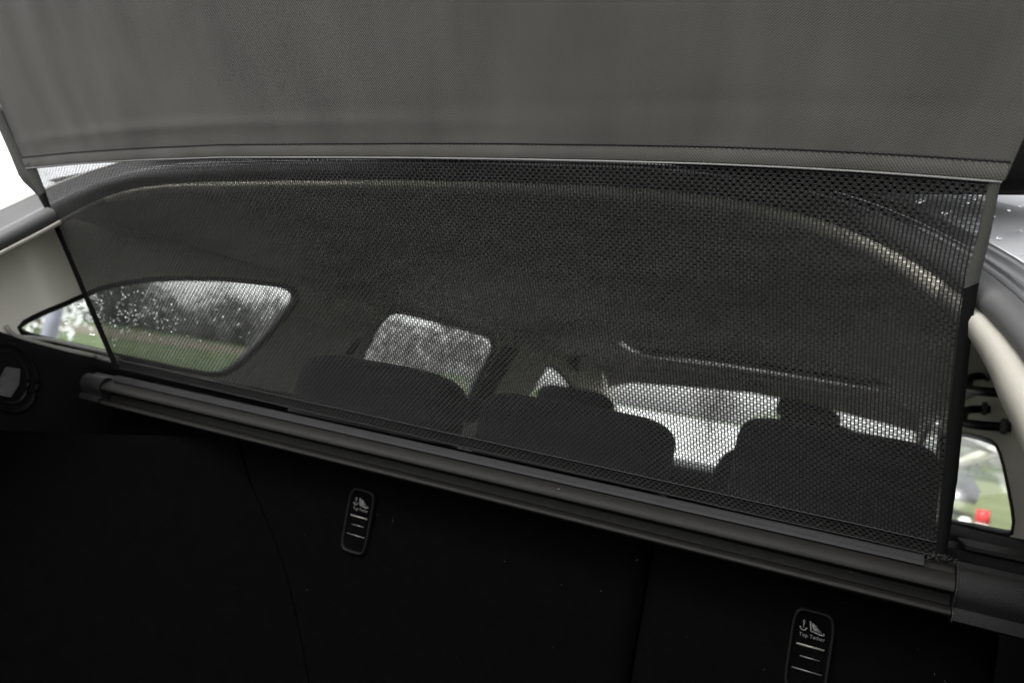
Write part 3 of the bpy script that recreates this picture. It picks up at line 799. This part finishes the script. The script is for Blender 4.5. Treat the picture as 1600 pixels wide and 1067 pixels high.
# child seat tether covers on the seat back
def tether(cx, cz, first):
    t = empty('tether_anchor_cover', (cx, .03, cz))
    wd, ht = .035, .074
    out = [(math.copysign(abs(math.cos(a))**.35, math.cos(a))*wd/2, math.copysign(abs(math.sin(a))**.35, math.sin(a))*ht/2) for a in [2*math.pi*i/40 for i in range(40)]]
    def ring(s, y): return [Vector((cx+x*s, .03-y, cz+z*(1-(1-s)*wd/ht))) for x, z in out]
    B().loft([ring(1.06, -.001), ring(1.05, .0035), ring(.96, .0045), ring(.88, .002), ring(.86, -.002)], True).make('surround', M['dimedge'], t)
    B().loft([ring(.87, .0006), ring(.02, .0006)], True).make('recess', M['carpet'], t)
    # pictogram: anchor hook and child seat drawn as raised print
    g = B(); yy = .0285
    def pt(a, b): return Vector((cx+a/1000, yy, cz+b/1000))
    def stroke(pts, w_=.0006): g.tube([pt(*p) for p in pts], w_, 5, sq=(1, 1))
    stroke([(-8, 20), (-8, 25.5)], .0008); stroke([(-11, 21), (-10, 18.6), (-8, 18), (-6, 18.6), (-5, 21)], .0008)
    stroke([(-9.2, 26), (-8, 27), (-6.8, 26), (-8, 25), (-9.2, 26)], .0006)
    stroke([(-3, 27.5), (-1.5, 19), (7, 17.5), (9.5, 17.5), (9.8, 19.5)], .0009)
    for k in range(5): stroke([(-1.2+k*.5, 26-k*1.3), (3+k*1.3, 24-k*1.2)], .0006)
    stroke([(-1, 25), (1, 20.5), (7.5, 19.3)], .0008)
    g.make('pictogram', M['white'], t)
    tc_ = bpy.data.curves.new('print', 'FONT'); tc_.body = 'Top Tether'; tc_.size = .0047; tc_.align_x = 'CENTER'; tc_.extrude = .0001
    to = bpy.data.objects.new('print', tc_); col.objects.link(to)
    dg = bpy.context.evaluated_depsgraph_get(); dg.update()
    me = bpy.data.meshes.new_from_object(to.evaluated_get(dg)); bpy.data.objects.remove(to)
    me.materials.clear(); me.materials.append(M['white'])
    o = bpy.data.objects.new('lettering', me); link(o, t)
    o.rotation_euler = (math.pi/2, 0, 0); o.location = (0, -.0015, .0125)
    B().tube([pt(-12, 5), pt(12, 5)], .0010, 8).make('anchor_bar', M['print'], t)
    B().box(pt(1, -5), (.017, .003, .0010)).make('slot_edge', M['print2'], t)
    B().tube([pt(-13, -17), pt(13, -17)], .0008, 8).make('slot_edge', M['print2'], t)
    B().loft([[pt(-12, 4) , pt(12, 4)], [pt(-11, -6)+Vector((0, .0, 0)), pt(11, -6)], [pt(-12, -16), pt(12, -16)]]).make('flap', M['carpet'], t)
    return t
def copy_tree(o, parent=None):
    c = o.copy(); col.objects.link(c)
    if parent is not None: c.parent = parent
    for chd in [q for q in bpy.data.objects if q.parent == o]: copy_tree(chd, c)
    return c
p2 = on_y((1265, 1018), .03)
t1 = tether(p2.x, p2.z, True)
tag(t1, 'black tether anchor cover with white child seat symbol, nearer the right roller end', 'anchor cover', 'tether anchor covers on the rear seat back')
t2 = copy_tree(t1); p1 = on_y((561, 814), .03); t2.location = (p1.x, .03, p1.z)
tag(t2, 'black tether anchor cover left of centre on the seat back, farther from us', 'anchor cover', 'tether anchor covers on the rear seat back')

# lint on the seat backs and the roller housing
lint = B(); rl = random.Random(11)
for k in range(34):
    p = on_y((rl.uniform(380, 1480), rl.uniform(720, 1066)), .0282)
    if p.z > .90: continue
    a = rl.uniform(0, 3.14); L = rl.uniform(.0005, .0018); q = Vector((math.cos(a), 0, math.sin(a)))*L
    lint.tube([p-q, p+Vector((0, -.0006, 0)), p+q+Vector((0, 0, L*.4))], .00013, 4)
lint.make('lint', M['print2'], seat, kind='stuff')
l2 = B()
for px_, py_, r_ in ((873, 764, .0011), (742, 742, .0004), (1224, 861, .0004), (1476, 909, .0007), (1010, 800, .0004), (600, 712, .0004), (1330, 893, .0004), (930, 781, .0003), (690, 728, .0003)):
    p = on_y((px_, py_), -.0165)
    l2.pillow(p, (r_*3, r_*1.4, r_*1.2), .8, 8, 6)
l2.make('dust_speck', M['white'], hsg, kind='stuff')
# ================================================================== FRONT SEATS
def front_seat(x, label):
    s = empty('front_seat', (x, 1.3, .35)); tag(s, label, 'seat', 'front seats')
    B().pillow((x, 1.35, .68), (.50, .16, .62), .35, 28, 16, Matrix.Rotation(R(-10), 3, 'X')).make('backrest', M['seatcloth'], s)
    B().pillow((x, 1.62, .42), (.50, .52, .16), .35).make('seat_cushion', M['seatcloth'], s)
    return s
q = on_y((935, 632), 1.38)
s1_ = front_seat(q.x-.06, 'dark front seat on the left, its headrest showing above the middle rear headrest')
headrest((q.x-.075, 1.38, .965), (.24, .10, .19), s1_, .42)
s2_ = front_seat(.34, 'dark front seat on the right, mostly behind the right rear headrest')
headrest((.33, 1.38, .99), (.24, .10, .18), s2_, .5)

# ================================================================== OUTSIDE
def mat_ground(name, c1, c2, c3, scale):
    m, t, b = nodes(name)
    tc = t.nodes.new('ShaderNodeTexCoord'); n = t.nodes.new('ShaderNodeTexNoise'); n.inputs['Scale'].default_value = scale; n.inputs['Detail'].default_value = 8
    r = t.nodes.new('ShaderNodeValToRGB'); r.color_ramp.elements[0].position = .3; r.color_ramp.elements[0].color = (*c1, 1)
    r.color_ramp.elements[1].position = .7; r.color_ramp.elements[1].color = (*c2, 1); e = r.color_ramp.elements.new(.5); e.color = (*c3, 1)
    t.links.new(tc.outputs['Object'], n.inputs['Vector']); t.links.new(n.outputs['Fac'], r.inputs[0]); t.links.new(r.outputs[0], b.inputs['Base Color'])
    b.inputs['Roughness'].default_value = .9; b.inputs['Specular IOR Level'].default_value = .1
    return m
M['grass'] = mat_ground('grass', (.030, .050, .014), (.048, .070, .020), (.039, .060, .017), .35)
M['earth'] = mat_ground('bare_earth', (.070, .062, .040), (.090, .078, .052), (.080, .070, .046), .2)
M['asphalt'] = mat_ground('wet_asphalt', (.05, .05, .052), (.075, .075, .078), (.06, .06, .062), 3)
M['leaf'] = mat('tree_foliage', (.036, .043, .028), .8, vscale=.6, var=.5)
M['leaf2'] = mat('grey_twigs_haze', (.085, .083, .075), .9, vscale=.6, var=.4)
M['leaf3'] = mat('yellow_green_foliage', (.12, .16, .04), .8, vscale=.6, var=.3)
M['bark'] = mat('tree_bark', (.07, .06, .05), .9)
M['bloom'] = mat('pale_blossom', (.62, .64, .62), .8)
M['post'] = mat('blue_grey_steel', (.16, .165, .21), .5)
M['red'] = mat('red_plastic', (.42, .016, .016), .4)
M['reflect'] = mat('white_band', (.75, .75, .75), .4)
def sheet_z(name, pts, z, m):
    o = mesh(name, [(x, y, z) for x, y in pts], [tuple(range(len(pts)))], m, smooth=False); o['kind'] = 'structure'; return o
sheet_z('ground', [(-900, -900), (900, -900), (900, 900), (-900, 900)], 0.0, M['grass'])
sheet_z('parking_area', [(-4, -16), (6, -16), (2.0, 1), (2.0, 5), (-4, 5)], .006, M['asphalt'])
M['gravel'] = mat_ground('wet_pale_gravel', (.42, .42, .41), (.58, .58, .56), (.50, .50, .49), 1.2)
M['gravel'].node_tree.nodes['Principled BSDF'].inputs['Roughness'].default_value = .18; M['gravel'].node_tree.nodes['Principled BSDF'].inputs['Specular IOR Level'].default_value = .6
sheet_z('gravel_lot', [(-12, 5.5), (1.9, 5.5), (2.6, 300), (-90, 300)], .008, M['gravel'])
d1 = ray(60, 493); d2 = ray(420, 545)
ea = Vector((-62, 0, 0)); 
M['hazed_verge'] = mat_ground('haze_pale_grass', (.10, .125, .055), (.16, .18, .09), (.13, .15, .07), .6)
sheet_z('hazed_verge', [(2.2, 4), (40, 2), (60, 90), (3.2, 60)], .012, M['hazed_verge'])  # paler grass strip added to carry the haze of the wet glass
sheet_z('ploughed_field', [(-26, -30), (-40, 110), (-130, 140), (-110, -40)], .010, M['earth'])
sheet_z('meadow', [(-44, -60), (-60, 130), (-150, 220), (-160, -60)], .018, M['grass'])

def tree(x, y, h, wdt, m, label, cat='tree', seed=0, n=1300, trunk_h=.3, leaf=.22):
    rnd = random.Random(seed)
    t = empty('tree' if cat == 'tree' else 'bush', (x, y, 0)); tag(t, label, cat, 'trees beyond the field' if cat == 'tree' else None)
    b = B()
    b.tube([Vector((x, y, 0)), Vector((x+.02*h*rnd.uniform(-1, 1), y, h*.45)), Vector((x+.04*h*rnd.uniform(-1, 1), y, h*.92))], [h*.022, h*.014, h*.003], 7)
    cl = []
    for k in range(11):
        a = rnd.uniform(0, 6.28); z0 = h*rnd.uniform(.22, .6); L = wdt*.5*rnd.uniform(.6, 1)
        e = Vector((x+L*math.cos(a), y+L*math.sin(a), z0+h*rnd.uniform(.15, .36)))
        s = Vector((x, y, z0)); b.tube([s, s.lerp(e, .5)+Vector((0, 0, .03*h)), e], [h*.009, h*.006, h*.002], 5)
        cl.append(e)
    b.make('trunk', M['bark'], t)
    for k in range(14):
        a = rnd.uniform(0, 6.28); q = rnd.random()**.5
        z = h*rnd.uniform(trunk_h, .96); rr = wdt*.5*math.sin(math.pi*min(1, max(.12, (z/h-trunk_h*.7)/(1.02-trunk_h*.7))))**.7
        cl.append(Vector((x+rr*q*math.cos(a), y+rr*q*math.sin(a), z)))
    V = []; Fc = []
    for k in range(n):
        c = rnd.choice(cl); s = wdt*.13
        p = c+Vector((rnd.gauss(0, s), rnd.gauss(0, s), rnd.gauss(0, s*.9)))
        if p.z < .15: continue
        u = Vector((rnd.gauss(0, 1), rnd.gauss(0, 1), rnd.gauss(0, 1))).normalized(); v = u.orthogonal().normalized()
        sz = leaf*rnd.uniform(.5, 1.4)*h/9
        n0 = len(V); V += [p-u*sz, p+v*sz*.5, p+u*sz, p-v*sz*.5]; Fc.append((n0, n0+1, n0+2, n0+3))
    mesh('crown', V, Fc, m, t, smooth=False)
    return t
# the far row, placed along the field's far edge as seen through the left windows
row = [(96, 96, 7.5, 7, 'leaf', 'dense dark evergreen at the left end of the far tree row'),
       (140, 92, 8.5, 8, 'leaf', 'dark evergreen second from the left end of the far row'),
       (178, 95, 7.0, 7, 'leaf', 'broad dark tree behind the most thickly drop-covered glass'),
       (212, 90, 5.4, 7, 'leaf', 'dark bushy tree left of the bright gap in the row'),
       (246, 94, 4.2, 5.5, 'leaf', 'lower dark tree just beside the bright gap'),
       (300, 97, 3.4, 4, 'leaf2', 'small thin grey tree standing in the bright gap'),
       (338, 92, 5.6, 5.5, 'leaf', 'dark rounded tree right of the bright gap'),
       (372, 96, 5.0, 6, 'leaf', 'dark tree above the right end of the field'),
       (410, 93, 6.2, 6, 'leaf2', 'grey leafless tree near the right corner of the quarter window'),
       (446, 95, 5.4, 6, 'leaf', 'dark tree partly hidden by the rear pillar'),
       (600, 60, 4.4, 4, 'leaf2', 'grey green tree at the left of the rear door window'),  # rear door window trees take the paler grey to put haze in
       (650, 56, 3.6, 4, 'leaf2', 'low grey tree in the middle of the rear door window'),
       (690, 58, 5.0, 3.6, 'leaf2', 'taller grey tree right of centre in the rear door window'),
       (742, 54, 4.2, 3.2, 'leaf2', 'grey tree at the right end of the rear door window'),
       (1110, 60, 3.2, 3.0, 'leaf2', 'grey tree seen through the windscreen between two headrests'),
       (1202, 34, 1.6, 1.5, 'leaf3', 'small yellow green tree ahead by the right headrest edge'),
       (1515, 70, 3.2, 9, 'leaf2', 'grey tree beyond the red bollards at the right window'),
       (1565, 66, 2.8, 8, 'leaf2', 'low grey tree behind the grass at the right window')]
for i, (px, dist, h, wd, m, lab) in enumerate(row):
    py = 490 + (px-165)*(230/1325)
    d = ray(px, py); d.z = 0; d.normalize()
    p = Vector((CAM.x, CAM.y, 0)) + d*dist
    tree(p.x, p.y, h, wd, M[m], lab, seed=i+3, n=1000, trunk_h=.12, leaf=.34)
# hedge line under the trees
hv = []; hf = []
rnd = random.Random(5)
for k in range(9000):
    px = rnd.uniform(-40, 520); d = ray(px, 490+(px-165)*(230/1325)); d.z = 0; d.normalize()
    p = Vector((CAM.x, CAM.y, 0))+d*(104+rnd.uniform(-3, 6)); p.z = rnd.random()**1.3*(2.2+.8*math.sin(px*.05))
    u = Vector((rnd.gauss(0, 1), rnd.gauss(0, 1), rnd.gauss(0, 1))).normalized(); v = u.orthogonal().normalized(); s = rnd.uniform(.2, .6)
    n0 = len(hv); hv += [p-u*s, p+v*s*.6, p+u*s, p-v*s*.6]; hf.append((n0, n0+1, n0+2, n0+3))
hg = mesh('hedge', hv, hf, M['leaf'], smooth=False, kind='stuff')
tag(hg, 'long dark hedge along the far edge of the field under the trees', 'hedge')
# steel post and pale bush by the left window
def flat(px): 
    d = ray(px, 490+(px-165)*(230/1325)); d.z = 0; return d.normalized()
bp_ = Vector((CAM.x, CAM.y, 0))+flat(84)*9.0
lean = Vector((-flat(84).y, flat(84).x, 0))*-1
post = empty('sign_post', bp_); tag(post, 'thick blue grey post standing on the grass beyond the left window', 'post')
B().tube([bp_, bp_+Vector((0, 0, .9))+lean*.02, bp_+Vector((0, 0, 1.8))+lean*.03], .075, 12).make('shaft', M['post'], post)
B().tube([bp_, bp_+Vector((0, 0, .08))], .13, 12).make('foot', M['post'], post)
bb = Vector((CAM.x, CAM.y, 0))+flat(62)*14
bush = tree(bb.x, bb.y, 1.35, 1.1, M['bloom'], 'pale blossoming bush just left of the blue grey post', 'bush', 77, 700, .45, .3)

# dark parked car and red posts beyond the right window
pc = Vector((CAM.x, CAM.y, 0))+flat(1345)*18.0
pk = empty('parked_car', pc); tag(pk, 'dark grey parked car beyond the right rear window, behind the red bollards', 'car')
hz = flat(1345); sd_ = Vector((-hz.y, hz.x, 0))
def cp(a, b, z): return pc+sd_*a+hz*b+Vector((0, 0, z))
prof = [(-2.1, .35), (-2.15, .62), (-2.0, .84), (-1.3, .92), (-.6, 1.02), (-.1, 1.34), (.9, 1.38), (1.5, 1.12), (2.0, .92), (2.15, .60), (2.1, .35)]
rows = [[cp(a, b, z-(0.05 if abs(b) > .7 else 0)) for a, z in prof] for b in (-.85, -.75, .75, .85)]
B().loft(rows, False, True).make('body', mat('grey_car_paint', (.07, .072, .078), .25, coat=1), pk)
B().loft([[cp(a, b, z) for a, z in [(-.45, 1.04), (-.05, 1.29), (.85, 1.32), (1.3, 1.10)]] for b in (-.86, -.858)], False, True).make('side_glass', M['dark'], pk)
B().tube([cp(-2.0, -.83, .86), cp(2.0, -.83, .93)], .02, 6).make('chrome_strip', M['chrome'], pk)
for a in (-1.35, 1.35):
    wv_ = B().tube([cp(a, -.88, .33), cp(a, -.66, .33)], .33, 20).make('wheel', M['rubberm'], pk)
    B().tube([cp(a, -.90, .33), cp(a, -.87, .33)], .2, 14).make('rim', M['chrome'], wv_)
def bollard(px, dist, h, r, lab, cap):
    p = Vector((CAM.x, CAM.y, 0))+flat(px)*dist
    t = empty('bollard', p); tag(t, lab, 'bollard', 'red bollards with white bands')
    B().tube([p, p+Vector((0, 0, h*.72))], r, 14).make('shaft', M['red'], t)
    B().tube([p+Vector((0, 0, h*.72)), p+Vector((0, 0, h*.94)), p+Vector((0, 0, h))], [r*1.03, r*1.03, r*.6], 14).make('band', M['reflect'], t)
    if cap: B().tube([p+Vector((0, 0, h)), p+Vector((0, 0, h+.12))], [r*.9, r*.8], 14).make('cap', M['red'], t)
    B().tube([p, p+Vector((0, 0, .04))], r*1.5, 14).make('foot', M['dark'], t)
bollard(1520, 8.5, .54, .055, 'red bollard with a plain white top, next to the cover edge', False)
bollard(1546, 8.5, .52, .07, 'red bollard with a red cap above its white band', True)
# lamp post far right view
